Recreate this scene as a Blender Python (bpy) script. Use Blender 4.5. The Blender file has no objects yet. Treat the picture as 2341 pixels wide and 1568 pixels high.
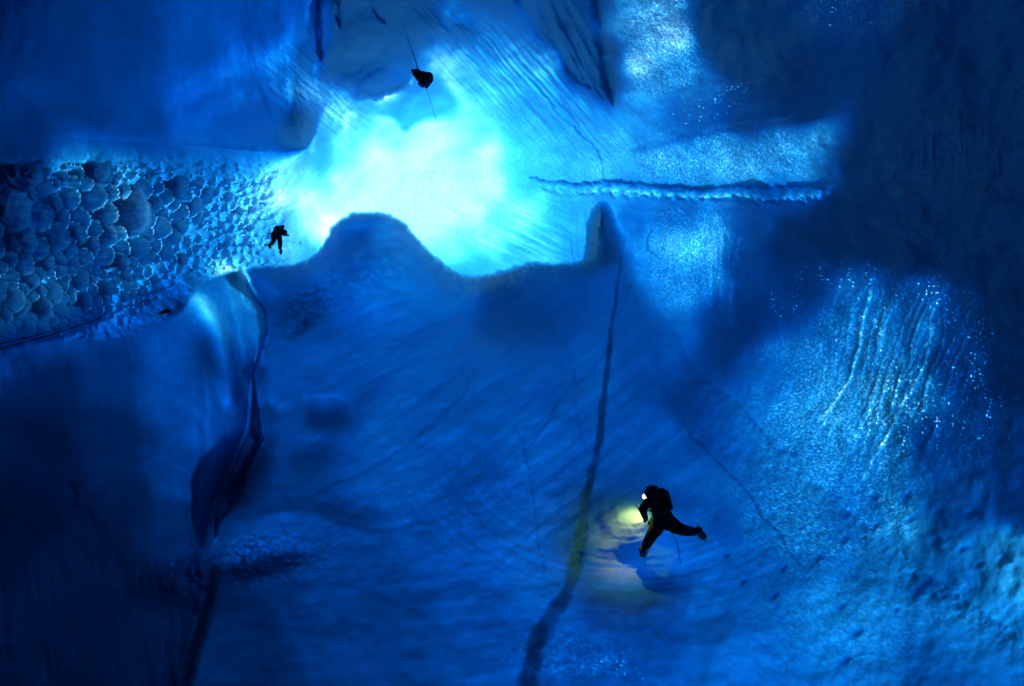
import bpy, math, random
import numpy as np
from mathutils import Vector, Matrix, Euler

random.seed(7)
rng = np.random.RandomState(11)
sc = bpy.context.scene
COL = sc.collection
R = math.radians

# ------------------------------------------------------------------ camera
# The cave is laid out from image pixels: a pixel position (px, py) is given on
# a 2341 x 1568 image, and a depth in metres puts the point in the world.
CX, CY, F = 1170.5, 784.0, 1837.0
PITCH = R(40)
CAMLOC = Vector((0, 0, 1.7))
Rm = Matrix.Rotation(math.pi/2 + PITCH, 3, 'X') @ Matrix.Rotation(R(-18), 3, 'Z')
Rn = np.array(Rm)

def P(px, py, d):
    v = Vector(((px-CX)/F*d, -(py-CY)/F*d, -d))
    return CAMLOC + Rm @ v

def Parr(X, Y, D):
    v = np.stack([(X-CX)/F*D, -(Y-CY)/F*D, -D], -1)
    return v @ Rn.T + np.array(CAMLOC)

cam = bpy.data.cameras.new('camera')
co = bpy.data.objects.new('camera', cam); COL.objects.link(co)
cam.sensor_width = 36; cam.lens = 36*F/2341.0
cam.clip_start = 0.1; cam.clip_end = 2000
co.location = CAMLOC
co.rotation_euler = Rm.to_euler()
sc.camera = co

# ------------------------------------------------------------------ noise
_perm = rng.permutation(4096)
_ang = rng.rand(4096)*2*np.pi
_gx, _gy = np.cos(_ang), np.sin(_ang)
def perlin(x, y, seed=0):
    x = np.asarray(x, float); y = np.asarray(y, float)
    xi = np.floor(x).astype(int); yi = np.floor(y).astype(int)
    xf = x-xi; yf = y-yi
    def g(ix, iy, fx, fy):
        h = _perm[(ix + _perm[(iy + seed*131) & 4095]) & 4095]
        return _gx[h]*fx + _gy[h]*fy
    u = xf*xf*xf*(xf*(xf*6-15)+10); v = yf*yf*yf*(yf*(yf*6-15)+10)
    a = g(xi, yi, xf, yf); b = g(xi+1, yi, xf-1, yf)
    c = g(xi, yi+1, xf, yf-1); d = g(xi+1, yi+1, xf-1, yf-1)
    return (a+(b-a)*u)*(1-v) + (c+(d-c)*u)*v
def fbm(x, y, seed=0, oct=4, gain=.5):
    s = 0; a = 1; f = 1
    for o in range(oct):
        s = s + a*perlin(x*f, y*f, seed+o*7); a *= gain; f *= 2.03
    return s
def ss(x, a, b):
    t = np.clip((x-a)/(b-a), 0, 1); return t*t*(3-2*t)
def gauss(X, Y, cx, cy, rx, ry, ang=0):
    c, s = math.cos(R(ang)), math.sin(R(ang))
    u = ((X-cx)*c + (Y-cy)*s)/rx; v = (-(X-cx)*s + (Y-cy)*c)/ry
    return np.exp(-(u*u+v*v))
def seg_dist(X, Y, pts, widths=None):
    """distance to an open line, and the interpolated width there"""
    best = np.full(X.shape, 1e9); w = np.zeros(X.shape)
    for i in range(len(pts)-1):
        x0, y0 = pts[i]; x1, y1 = pts[i+1]
        dx, dy = x1-x0, y1-y0; L = dx*dx+dy*dy+1e-9
        t = np.clip(((X-x0)*dx+(Y-y0)*dy)/L, 0, 1)
        d = np.hypot(X-(x0+t*dx), Y-(y0+t*dy))
        m = d < best
        best = np.where(m, d, best)
        if widths is not None:
            w = np.where(m, widths[i]+(widths[i+1]-widths[i])*t, w)
    return (best, w) if widths is not None else best
def smooth_pts(pts, n=6):
    out = []
    q = [pts[0]]+list(pts)+[pts[-1]]
    for i in range(1, len(q)-2):
        p0, p1, p2, p3 = [np.array(z, float) for z in q[i-1:i+3]]
        for k in range(n):
            t = k/n
            out.append(tuple(.5*((2*p1)+(-p0+p2)*t+(2*p0-5*p1+4*p2-p3)*t*t+(-p0+3*p1-3*p2+p3)*t**3)))
    out.append(tuple(q[-1])); return out
def inside(X, Y, poly):
    r = np.zeros(X.shape, bool); n = len(poly)
    for i in range(n):
        x0, y0 = poly[i]; x1, y1 = poly[(i+1) % n]
        if y0 == y1: continue
        c = ((y0 > Y) != (y1 > Y)) & (X < (x1-x0)*(Y-y0)/(y1-y0)+x0)
        r ^= c
    return r
def sdf(X, Y, poly):
    d = seg_dist(X, Y, list(poly)+[poly[0]])
    return np.where(inside(X, Y, poly), -d, d)

# ------------------------------------------------------------------ grid
def axis(lo, hi, a, b, fine, coarse):
    left = list(np.arange(lo, a, coarse)); mid = list(np.arange(a, b, fine)); right = list(np.arange(b, hi+1, coarse))
    return np.array(left+mid+right)
FINE = 3.0
ax = axis(-1500, 3900, -60, 2400, FINE, 20)
ay = axis(-1150, 2700, -60, 1630, FINE, 20)
X0, Y0 = np.meshgrid(ax, ay)
SH = X0.shape
# wobble of edges so nothing is ruler-clean
WX = fbm(X0/90, Y0/90, 3, 4)*16; WY = fbm(X0/90, Y0/90, 9, 4)*16
X = X0+WX*.35; Y = Y0+WY*.35

# --- base funnel of the chamber and right wall
r = np.hypot((X-1000)/np.where(X < 1000, 1.02, 1.3), Y-420)
D = 46/(1+(r/600)**2)**.66

# --- region outlines
low_top = smooth_pts([(565,618),(620,612),(690,600),(735,572),(762,520),(800,490),(850,489),(900,500),(940,528),(975,570),(1010,605),(1045,630),(1090,637),(1150,624),(1220,604),(1290,606),(1328,600),(1347,575),(1352,520),(1368,480),(1384,478),(1400,520),(1425,580),(1458,640),(1500,700),(1535,750)])
LOW = low_top + [(1600,860),(1700,930),(1850,1100),(2100,1300),(2400,1500),(3000,1900),(3950,2750),(-1550,2750),(-1550,1500),(300,1420),(470,1290),(500,1200),(560,1100),(600,1000),(575,860),(608,760),(600,700)]
COLM = smooth_pts([(330,742),(400,720),(440,670),(480,640),(545,625),(580,680),(606,722),(606,770),(580,850),(572,940),(560,1010),(500,1140),(482,1240),(485,1340),(462,1430),(440,1500),(425,1600)]) + [(400,2800),(-1550,2800),(-1550,1150),(-300,830),(0,800),(150,770),(230,755)]
ULC = [(-1550,-1200),(700,-1200),(735,-60),(728,60),(715,160),(726,240),(722,305),(700,338),(650,350),(600,350),(400,332),(200,318),(0,320),(-1550,420)]
BUL = smooth_pts([(730,-1200),(725,0),(722,100),(735,175),(780,203),(821,216),(850,224),(880,222),(905,210),(925,197),(943,178),(958,150),(955,120),(973,99),(1010,92),(1074,70),(1040,25),(1010,-60),(980,-1200)], 5)
SHELF = smooth_pts([(800,215),(816,252),(860,262),(900,270),(926,298),(950,282),(1000,262),(1040,240),(1020,205),(985,170),(943,160),(880,200),(830,205)], 5)
sd_low = sdf(X+4*fbm(X0/20, Y0/20, 163, 3), Y+5*fbm(X0/22, Y0/18, 164, 3), LOW); sd_col = sdf(X, Y, COLM); sd_ulc = sdf(X, Y, ULC); sd_bul = sdf(X0+WX*.4+9*fbm(X0/30, Y0/30, 161, 2), Y0+WY*.4+13*fbm(X0/34, Y0/26, 162, 2), BUL)

def layer(D, Dn, sd, w0, w1):
    m = 1-ss(sd, -w0, w1); return D*(1-m)+Dn*m

# lower wall: crisp crest where it stands before the chamber, soft to the right
Dl = 9+20.5*np.exp(-(Y-600)/480)
Dl = np.minimum(Dl, 33) + 1.5*ss(X, 1500, 2200)*0
Dl = Dl - 2.6*gauss(X, Y, 850, 600, 130, 110)          # knoll on the crest
Dl = Dl - 1.2*gauss(X, Y, 1200, 900, 420, 260, -20) + 1.0*gauss(X, Y, 700, 900, 140, 300, 10)
softr = 9*ss(X, 1330, 1350)+ss(X, 1380, 1800)*340+ss(Y, 1200, 1600)*60
kk = ss(Y, 600, 720)*(1-ss(X, 640, 760))
D = D*(1-kk)+np.minimum(D, Dl+.3)*kk
mlow = 1-ss(sd_low, -6-softr*1.1, 5+softr*1.1)
# crest is rounded: falls back within a few metres of its edge
Dl_r = Dl + (1-.6*gauss(X, Y, 1378, 530, 45, 110))*3.2*np.exp(-np.maximum(-sd_low, 0)/16)
smn = -.8*np.log(np.exp(-Dl_r/.8)+np.exp(-(D+1.4)/.8))
D = D*(1-mlow)+smn*mlow

# left column of ice
Dc = 13.2+14*np.exp(-(Y-620)/520) - 1.4*gauss(X, Y, 430, 900, 120, 330, -6)
Dc = np.minimum(Dc, 28) - ss(-X, -300, 900)*3
Dc_r = Dc + 1.0*np.exp(-np.maximum(-sd_col, 0)/26)
softc = ss(-X, -400, -260)*75+ss(Y, 1120, 1330)*14
mcol = 1-ss(sd_col, -6-softc, 6+softc)
D = D*(1-mcol)+Dc_r*mcol

# upper left curtain
Du = 33 - 2*ss(-X, -600, 600) + .8*np.sin(X/95+Y/400) + 3*ss(X, 300, 720)*ss(Y, 150, 330)
Du_r = Du + 3*np.exp(-np.maximum(-sd_ulc, 0)/22)
softu = ss(-X, -700, -560)*75+ss(-Y, -300, -170)*40
mulc = 1-ss(sd_ulc, -7-softu, 6+softu)
D = D*(1-mulc)+Du_r*mulc

# hanging bulges at the top
msh = 1-ss(sdf(X0+WX*.15, Y0+WY*.15, SHELF), -4, 4+20*ss(X, 960, 1020))
msh = 1-ss(sdf(X0+WX*.15, Y0+WY*.15, SHELF), -9, 9+20*ss(X, 960, 1020))
D = D - .06*msh
Db_r = D - .15 - .5*gauss(X, Y, 850, 190, 80, 45) - .6*gauss(X, Y, 830, 90, 60, 42) - .5*gauss(X, Y, 1000, 60, 70, 40, 0)
softb = 4+26*ss(X, 930, 985)+30*(1-ss(X, 760, 850))+14*ss(-Y, -200, -120)
mbul = 1-ss(sd_bul, -softb, softb)
D = D*(1-mbul)+Db_r*mbul

# --- light and shade of the ice, painted as a tone (given as a green level)
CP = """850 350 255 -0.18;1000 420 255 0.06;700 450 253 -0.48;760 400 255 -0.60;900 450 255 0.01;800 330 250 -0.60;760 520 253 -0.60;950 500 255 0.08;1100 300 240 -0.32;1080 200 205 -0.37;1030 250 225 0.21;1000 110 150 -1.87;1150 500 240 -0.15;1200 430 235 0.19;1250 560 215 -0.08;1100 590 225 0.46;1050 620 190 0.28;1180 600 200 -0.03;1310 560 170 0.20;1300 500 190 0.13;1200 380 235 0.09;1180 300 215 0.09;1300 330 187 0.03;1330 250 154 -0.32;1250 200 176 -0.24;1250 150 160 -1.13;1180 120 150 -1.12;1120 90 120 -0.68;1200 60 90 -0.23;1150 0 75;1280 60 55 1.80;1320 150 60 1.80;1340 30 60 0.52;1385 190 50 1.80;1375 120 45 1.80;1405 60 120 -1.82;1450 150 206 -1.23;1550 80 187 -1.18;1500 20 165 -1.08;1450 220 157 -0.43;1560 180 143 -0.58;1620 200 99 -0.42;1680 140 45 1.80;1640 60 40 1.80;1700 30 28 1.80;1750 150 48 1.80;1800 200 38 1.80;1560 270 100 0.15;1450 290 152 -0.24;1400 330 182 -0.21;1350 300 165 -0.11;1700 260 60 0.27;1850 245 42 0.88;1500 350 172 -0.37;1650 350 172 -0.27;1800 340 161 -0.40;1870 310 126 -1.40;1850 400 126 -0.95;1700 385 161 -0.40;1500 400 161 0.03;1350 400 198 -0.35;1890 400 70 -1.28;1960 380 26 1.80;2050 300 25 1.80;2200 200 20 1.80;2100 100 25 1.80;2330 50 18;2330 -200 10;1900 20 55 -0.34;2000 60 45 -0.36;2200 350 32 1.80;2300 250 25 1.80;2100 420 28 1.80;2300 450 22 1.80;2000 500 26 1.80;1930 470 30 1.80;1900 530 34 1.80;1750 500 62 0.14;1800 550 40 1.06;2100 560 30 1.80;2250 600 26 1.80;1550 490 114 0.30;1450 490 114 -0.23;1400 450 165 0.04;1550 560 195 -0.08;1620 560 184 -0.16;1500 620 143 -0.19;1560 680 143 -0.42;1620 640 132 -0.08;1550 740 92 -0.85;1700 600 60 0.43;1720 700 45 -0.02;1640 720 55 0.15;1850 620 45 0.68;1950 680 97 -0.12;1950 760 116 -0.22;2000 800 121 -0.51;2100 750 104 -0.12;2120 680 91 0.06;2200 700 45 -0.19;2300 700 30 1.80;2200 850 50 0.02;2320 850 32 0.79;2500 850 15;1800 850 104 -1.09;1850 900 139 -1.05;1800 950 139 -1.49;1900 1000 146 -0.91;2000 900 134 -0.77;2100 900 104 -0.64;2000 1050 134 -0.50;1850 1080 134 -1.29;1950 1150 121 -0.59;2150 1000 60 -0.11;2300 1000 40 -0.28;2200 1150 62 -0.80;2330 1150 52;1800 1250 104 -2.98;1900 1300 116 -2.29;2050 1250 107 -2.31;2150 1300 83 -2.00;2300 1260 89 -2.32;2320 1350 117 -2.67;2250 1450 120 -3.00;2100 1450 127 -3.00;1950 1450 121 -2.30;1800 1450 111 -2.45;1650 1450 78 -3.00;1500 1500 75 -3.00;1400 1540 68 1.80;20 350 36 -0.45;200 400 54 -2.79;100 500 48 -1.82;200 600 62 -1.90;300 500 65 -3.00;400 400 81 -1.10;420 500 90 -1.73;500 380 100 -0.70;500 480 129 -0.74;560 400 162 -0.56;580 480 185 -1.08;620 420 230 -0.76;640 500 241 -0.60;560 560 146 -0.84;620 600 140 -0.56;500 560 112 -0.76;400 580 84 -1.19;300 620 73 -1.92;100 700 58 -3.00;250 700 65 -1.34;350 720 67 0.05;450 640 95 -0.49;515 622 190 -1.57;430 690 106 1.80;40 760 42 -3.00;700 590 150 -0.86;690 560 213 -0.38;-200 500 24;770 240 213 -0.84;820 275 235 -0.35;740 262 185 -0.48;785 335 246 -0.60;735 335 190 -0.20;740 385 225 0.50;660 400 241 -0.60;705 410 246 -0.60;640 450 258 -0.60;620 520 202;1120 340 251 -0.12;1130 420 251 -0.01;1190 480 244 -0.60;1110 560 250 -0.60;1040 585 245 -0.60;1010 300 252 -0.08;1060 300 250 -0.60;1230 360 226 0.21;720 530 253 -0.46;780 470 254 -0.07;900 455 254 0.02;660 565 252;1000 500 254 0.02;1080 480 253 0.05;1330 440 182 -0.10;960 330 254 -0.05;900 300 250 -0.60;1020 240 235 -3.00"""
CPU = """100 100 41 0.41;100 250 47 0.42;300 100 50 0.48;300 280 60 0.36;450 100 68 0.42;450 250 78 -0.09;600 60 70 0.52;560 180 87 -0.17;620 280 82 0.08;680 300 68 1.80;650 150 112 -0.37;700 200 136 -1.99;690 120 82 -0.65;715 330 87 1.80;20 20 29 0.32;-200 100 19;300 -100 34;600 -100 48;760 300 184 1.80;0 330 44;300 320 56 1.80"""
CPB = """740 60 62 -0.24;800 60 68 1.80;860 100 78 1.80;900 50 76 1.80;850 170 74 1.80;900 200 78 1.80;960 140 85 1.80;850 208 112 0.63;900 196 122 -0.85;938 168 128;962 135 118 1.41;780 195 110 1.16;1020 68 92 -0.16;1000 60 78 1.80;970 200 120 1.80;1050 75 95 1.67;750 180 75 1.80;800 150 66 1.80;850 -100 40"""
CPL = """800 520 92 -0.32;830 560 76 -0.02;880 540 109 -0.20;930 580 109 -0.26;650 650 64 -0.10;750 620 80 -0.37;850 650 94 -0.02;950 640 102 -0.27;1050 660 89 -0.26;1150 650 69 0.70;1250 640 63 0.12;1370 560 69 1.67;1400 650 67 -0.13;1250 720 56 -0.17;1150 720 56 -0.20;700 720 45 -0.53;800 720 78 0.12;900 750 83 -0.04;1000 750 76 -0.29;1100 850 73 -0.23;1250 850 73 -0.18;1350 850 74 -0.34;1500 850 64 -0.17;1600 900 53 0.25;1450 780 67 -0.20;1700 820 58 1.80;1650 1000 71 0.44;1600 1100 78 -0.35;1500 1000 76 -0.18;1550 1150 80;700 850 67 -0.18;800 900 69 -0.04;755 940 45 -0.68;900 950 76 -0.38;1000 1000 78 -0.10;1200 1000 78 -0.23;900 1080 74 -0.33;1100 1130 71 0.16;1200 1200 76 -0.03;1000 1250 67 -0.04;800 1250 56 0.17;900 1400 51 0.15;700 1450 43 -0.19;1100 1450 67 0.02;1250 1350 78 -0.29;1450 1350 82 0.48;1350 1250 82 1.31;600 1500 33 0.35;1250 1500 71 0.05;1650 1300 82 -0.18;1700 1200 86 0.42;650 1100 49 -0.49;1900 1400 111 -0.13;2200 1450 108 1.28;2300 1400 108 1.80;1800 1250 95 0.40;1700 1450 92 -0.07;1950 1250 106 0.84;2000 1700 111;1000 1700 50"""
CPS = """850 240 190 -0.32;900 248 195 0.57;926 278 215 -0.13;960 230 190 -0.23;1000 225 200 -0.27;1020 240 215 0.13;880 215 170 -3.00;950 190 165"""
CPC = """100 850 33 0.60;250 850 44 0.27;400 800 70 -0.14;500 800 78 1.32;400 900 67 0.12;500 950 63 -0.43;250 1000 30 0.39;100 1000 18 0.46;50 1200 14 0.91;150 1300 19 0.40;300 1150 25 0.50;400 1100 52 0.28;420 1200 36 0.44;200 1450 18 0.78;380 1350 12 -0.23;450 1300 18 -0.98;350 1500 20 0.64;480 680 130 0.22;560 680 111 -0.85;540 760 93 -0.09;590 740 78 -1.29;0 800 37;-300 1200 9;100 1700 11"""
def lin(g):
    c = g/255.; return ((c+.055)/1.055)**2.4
def tone_value(g):                      # painted brightness as a tone value, brighter is lower
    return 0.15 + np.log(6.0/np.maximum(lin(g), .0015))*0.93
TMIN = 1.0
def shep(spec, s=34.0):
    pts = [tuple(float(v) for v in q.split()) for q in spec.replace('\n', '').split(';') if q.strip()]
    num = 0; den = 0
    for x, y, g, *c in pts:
        t = (tone_value(min(g, 250)) + (c[0] if c else 0)) if g < 251 else TMIN + (c[0] if c else 0)
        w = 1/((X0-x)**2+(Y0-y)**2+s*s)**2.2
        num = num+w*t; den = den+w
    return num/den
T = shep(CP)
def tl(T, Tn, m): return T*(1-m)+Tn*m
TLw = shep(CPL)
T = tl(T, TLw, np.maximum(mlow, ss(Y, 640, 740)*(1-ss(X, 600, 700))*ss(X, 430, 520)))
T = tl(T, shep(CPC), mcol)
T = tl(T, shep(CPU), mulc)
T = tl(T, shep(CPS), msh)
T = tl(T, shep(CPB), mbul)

# --- large undulation and flow texture
ang = np.arctan2(Y-430, X-1000)
flow = fbm(ang*9, r/420, 21, 4)                 # runs towards the mouth
D = D*(1+0.018*fbm(X/260, Y/260, 31, 4)) 
D += 0.05*flow*ss(r, 250, 600)*np.clip(D/20, .4, 2)
chm = (1-mlow)*(1-mcol)*(1-mulc)*(1-mbul)
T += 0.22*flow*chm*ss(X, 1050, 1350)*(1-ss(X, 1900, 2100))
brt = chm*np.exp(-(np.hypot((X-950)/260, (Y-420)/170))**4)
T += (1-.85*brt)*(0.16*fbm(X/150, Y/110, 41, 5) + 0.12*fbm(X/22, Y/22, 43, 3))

# streak families along given directions
def streaks(mask, angdeg, lx, ly, amp, seed, dep=0.0):
    global T, D
    c, s = math.cos(R(angdeg)), math.sin(R(angdeg))
    u = X*c+Y*s; v = -X*s+Y*c
    n = fbm(u/lx, v/ly, seed, 4)
    mask = mask*(1-.85*brt)
    T = T + mask*n*amp
    if dep: D = D + mask*n*dep

streaks(mulc*(1-ss(Y, 200, 340)), 90, 300, 40, .13, 51, .10)
streaks(gauss(X, Y, 720, 215, 140, 60, 40)*ss(X, 560, 620), 42, 110, 6, 1.3, 53, .25)
streaks(gauss(X, Y, 640, 220, 130, 110, 30), 70, 90, 9, .55, 55, .15)
streaks(gauss(X, Y, 1180, 170, 240, 90, 40), 48, 160, 9, .5, 57, .2)
streaks(gauss(X, Y, 1200, 540, 230, 70, 15)*(1-mlow), 25, 110, 9, .7, 59, .2)
streaks(gauss(X, Y, 1330, 560, 50, 90, 0)*(1-mlow), 84, 160, 7, .55, 60, .12)
streaks(mlow*gauss(X, Y, 900, 850, 500, 330, -25), -28, 200, 40, .24, 61, .13)
streaks(mlow*gauss(X, Y, 1000, 1250, 700, 260, 0), -8, 260, 34, .12, 63, .035)
streaks(mcol, 84, 300, 34, .14, 65, .07)
streaks(gauss(X, Y, 1290, 110, 80, 140, -20)*(1-ss(X, 1370, 1410)), 62, 260, 22, .4, 67, .3)

kn = mlow*gauss(X, Y, 860, 590, 130, 100)
kd = np.hypot((X-870)/1.3, Y-640)
T += kn*.45*fbm(kd/12, np.arctan2(Y-640, X-870)*2, 141, 4); D += kn*.10*fbm(kd/14, np.arctan2(Y-640, X-870)*2, 142, 3)
T += .5*gauss(X, Y, 810, 545, 42, 26, -30)*mlow; D += .5*gauss(X, Y, 810, 545, 42, 26, -30)*mlow
T -= .35*mlow*np.exp(-(seg_dist(X0+WX*.3, Y0+WY*.3, [(805,585),(850,560),(905,530),(940,545),(990,600)])/8)**2)
rg_ = mlow*gauss(X, Y, 715, 690, 110, 40, -38)
T += rg_*(.5+.9*fbm(X/14, Y/11, 143, 4)); D += rg_*.35*fbm(X/17, Y/13, 144, 4)
rg_ = (mlow+mcol)*gauss(X, Y, 560, 1285, 150, 45, -8)
T += rg_*.9*fbm(X/11, Y/9, 145, 4); D += rg_*.22*fbm(X/14, Y/10, 146, 4)
streaks(mlow*gauss(X, Y, 900, 760, 260, 120, -18), -20, 120, 11, .22, 147, .05)
streaks(mlow*gauss(X, Y, 1350, 900, 400, 300, -30), -38, 300, 30, .22, 148, .08)
# concentric flow bands round the climber's bay and right of it
rb = np.hypot((X-1440)/1.45, (Y-1010))
bay = np.exp(-((rb-300)/120)**2)*ss(Y, 950, 1150)
T += bay*mlow*0.20*fbm(rb/9+2*fbm(X/120, Y/120, 72, 2), ang*2.2, 71, 3)
D += bay*mlow*0.018*fbm(rb/9, ang*1.2, 71, 3)
rb2 = np.hypot((X-1150)/1.05, (Y-700))
b2 = np.exp(-((rb2-520)/110)**2)*ss(X, 1350, 1500)
T += b2*0.20*fbm(rb2/12+2*fbm(X/120, Y/120, 74, 2), ang*2, 73, 3)

# --- ice lobes of the left wall
lob = np.zeros(SH); rim = np.zeros(SH); body = np.zeros(SH)
specs = [(40,395,58,260),(210,385,44,180),(290,480,62,330),(10,480,62,320),(35,555,50,200),(125,540,38,150),(235,490,36,120),(395,425,34,120),(335,350,24,100),
         (100,600,30,110),(150,565,28,90),(205,560,24,90),(440,470,26,90),(180,640,26,90),(270,600,28,80),(60,640,30,90),(120,670,26,70),(30,690,30,80),(90,705,30,60),(190,690,26,60),(240,660,22,60)]
rl = np.random.RandomState(5)
for k in range(9000):
    x = rl.uniform(-60, 690); y = rl.uniform(348, 765)
    if y > 600+(1-abs(x-200)/500.)*150 and y > 610 and x > 380: continue
    near = max(0., min(1., (690-x)/690))
    s = 9+36*near**1.3*(1-.72*ss(np.array(y), 540., 640.))
    if y < 385+60*near: s *= .6
    s = float(s)*rl.uniform(.7, 1.2)
    if any((abs(x-q[0]) < .95*(s+q[2])*.85) and ((x-q[0])**2+((y-q[1])*1.1)**2 < (.62*(s+q[2]))**2) for q in specs): continue
    specs.append((x, y, s, s*rl.uniform(2.2, 4.5)))
specs.sort(key=lambda q: -q[0]+q[1]*.15)
for (x, y, s, L) in specs:
    i0, i1 = np.searchsorted(ax, [x-L-10, x+s*1.3+4]); j0, j1 = np.searchsorted(ay, [y-s*1.3-4, y+s*1.3+4])
    if i1 <= i0 or j1 <= j0: continue
    sl = (slice(j0, j1), slice(i0, i1))
    th = rl.uniform(-.12, .16); hh = rl.uniform(.8, 1.2)
    x_ = X0[sl]+WX[sl]*.35*min(1, s/20)-x; y_ = Y0[sl]+WY[sl]*.35*min(1, s/20)-y
    u = (x_*math.cos(th)+y_*math.sin(th)); v = (-x_*math.sin(th)+y_*math.cos(th))*(.85+.2*hh)/s
    wn = 1+.16*fbm((x_+y)/max(9, s*.55), (y_+x)/max(9, s*.55), 83, 2)
    v = v*wn; ur = np.where(u > 0, u/s*wn, u/L*.9)
    dd = np.sqrt(ur*ur+v*v)
    h = np.sqrt(np.maximum(0, 1-dd*dd))
    h = h*np.maximum(0, 1+np.minimum(u, 0)/L)**1.3
    hz = s*hh*(.30+.70*h)
    al = ((dd < 1) & (u > -L*.9))*ss(u/L, -.85, -.25)
    lob[sl] = lob[sl]*(1-al)+hz*al
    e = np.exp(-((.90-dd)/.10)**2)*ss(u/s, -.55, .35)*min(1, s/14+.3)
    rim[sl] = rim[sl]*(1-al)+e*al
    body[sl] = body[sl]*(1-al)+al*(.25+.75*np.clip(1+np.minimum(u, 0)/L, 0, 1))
    # painted shade: the lobe underneath is darkened right beside the rim
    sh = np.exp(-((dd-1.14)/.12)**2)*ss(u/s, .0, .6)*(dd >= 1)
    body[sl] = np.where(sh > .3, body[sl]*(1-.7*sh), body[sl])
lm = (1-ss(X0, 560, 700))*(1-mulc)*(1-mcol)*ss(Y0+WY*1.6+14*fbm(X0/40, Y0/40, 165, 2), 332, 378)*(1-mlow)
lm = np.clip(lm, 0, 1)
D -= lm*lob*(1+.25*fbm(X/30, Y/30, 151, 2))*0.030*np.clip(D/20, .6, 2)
T += lm*(.62*(1-body) - .65*rim - .1)  # painted shade in the gaps, painted rim light on the lobe ends
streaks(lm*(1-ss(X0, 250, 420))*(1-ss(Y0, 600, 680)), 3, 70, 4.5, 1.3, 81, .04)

# pebbly snow on the ledge left of the column
peb = gauss(X, Y, 330, 735, 150, 32, 5)+gauss(X, Y, 430, 660, 90, 60)
D -= .75*gauss(X, Y, 1465, 1170, 110, 75)  # wall brought nearer the headlamp to tighten its pool of light
T += 1.1*gauss(X, Y, 1462, 1178, 62, 46)  # tone darkened under the headlamp pool so its yellow shows
D -= .05*peb*np.maximum(0, perlin(X/7, Y/6, 91))*3
T -= .9*peb*np.maximum(0, perlin(X/7, Y/6, 91))

# lit shoulder of the column painted as a bright tongue, ledge lip
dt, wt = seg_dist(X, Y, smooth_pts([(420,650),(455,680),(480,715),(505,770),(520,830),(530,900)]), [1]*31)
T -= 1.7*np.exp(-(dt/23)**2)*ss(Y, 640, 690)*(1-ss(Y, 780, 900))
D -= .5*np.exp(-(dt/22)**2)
for pts, a, w in [([(545,640),(570,700),(606,730),(608,780),(598,835)],.9,4), ([(300,770),(315,900),(330,1010),(350,1130)],.55,5),
                  ([(520,640),(540,720),(560,800),(566,900)],.5,6), ([(345,1035),(410,1060),(450,1100),(460,1230)],.4,7), ([(560,625),(565,660),(590,700)],.6,6)]:
    d = seg_dist(X, Y, smooth_pts(pts)); nz = np.clip(.6+1.2*fbm(X/16, Y/16, 85, 2), 0, 1.4); T -= .6*a*nz*np.exp(-(d/(1.5*w))**2); D -= .04*np.exp(-(d/w)**2)

# hollows in the lower left, their shade painted into the tone
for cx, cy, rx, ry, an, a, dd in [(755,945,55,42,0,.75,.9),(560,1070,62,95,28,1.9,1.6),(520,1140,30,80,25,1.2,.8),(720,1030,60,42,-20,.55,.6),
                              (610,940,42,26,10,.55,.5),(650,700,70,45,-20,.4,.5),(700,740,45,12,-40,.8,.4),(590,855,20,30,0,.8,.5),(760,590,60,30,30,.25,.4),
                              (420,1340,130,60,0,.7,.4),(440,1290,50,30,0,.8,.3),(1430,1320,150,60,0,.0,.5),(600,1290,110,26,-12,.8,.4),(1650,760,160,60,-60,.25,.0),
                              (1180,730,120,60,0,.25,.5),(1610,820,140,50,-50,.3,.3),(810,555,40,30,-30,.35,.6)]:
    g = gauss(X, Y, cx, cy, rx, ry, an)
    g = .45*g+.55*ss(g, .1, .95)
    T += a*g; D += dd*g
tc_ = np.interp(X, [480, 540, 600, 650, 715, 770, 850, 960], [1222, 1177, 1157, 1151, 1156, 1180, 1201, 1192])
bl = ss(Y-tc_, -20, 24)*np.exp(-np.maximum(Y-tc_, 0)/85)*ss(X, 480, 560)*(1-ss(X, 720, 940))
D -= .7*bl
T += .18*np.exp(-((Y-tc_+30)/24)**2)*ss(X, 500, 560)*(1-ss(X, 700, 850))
T -= .42*np.exp(-(seg_dist(X, Y, smooth_pts([(492,1212),(540,1175),(600,1155),(650,1150),(715,1155),(770,1180),(850,1200),(930,1192)]))/9)**2)  # lit top edge of the mound painted as a bright line
T -= 1.6*gauss(X0, Y0, 941, 184, 4, 10, 30)  # painted glint beside the hanging climber
# bright lips next to hollows: edge light painted into the tone
for pts, a, w in [([(700,905),(740,900),(790,910),(806,940)],.35,6),([(590,915),(630,920),(650,950)],.3,6),([(600,1010),(620,1030),(635,1025)],.3,6),
                  ([(800,560),(850,540),(900,505)],.4,10),([(795,114),(833,120),(846,114),(859,101)],.5,5),([(821,169),(850,148),(867,140)],.4,5),([(867,163),(838,182),(816,203)],.45,5),
                  ([(973,99),(998,77),(1041,77),(1072,68)],.45,6),([(1024,38),(1050,55),(1072,68)],.3,6),([(821,217),(880,222),(922,199),(943,178)],.5,5),
                  ([(716,345),(720,300),(712,265)],.8,5),([(790,300),(795,265),(812,262)],.7,6)]:
    d = seg_dist(X, Y, smooth_pts(pts)); T -= .7*a*np.exp(-(d/(1.4*w))**2); D -= .06*np.exp(-(d/(1.4*w))**2)

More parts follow.
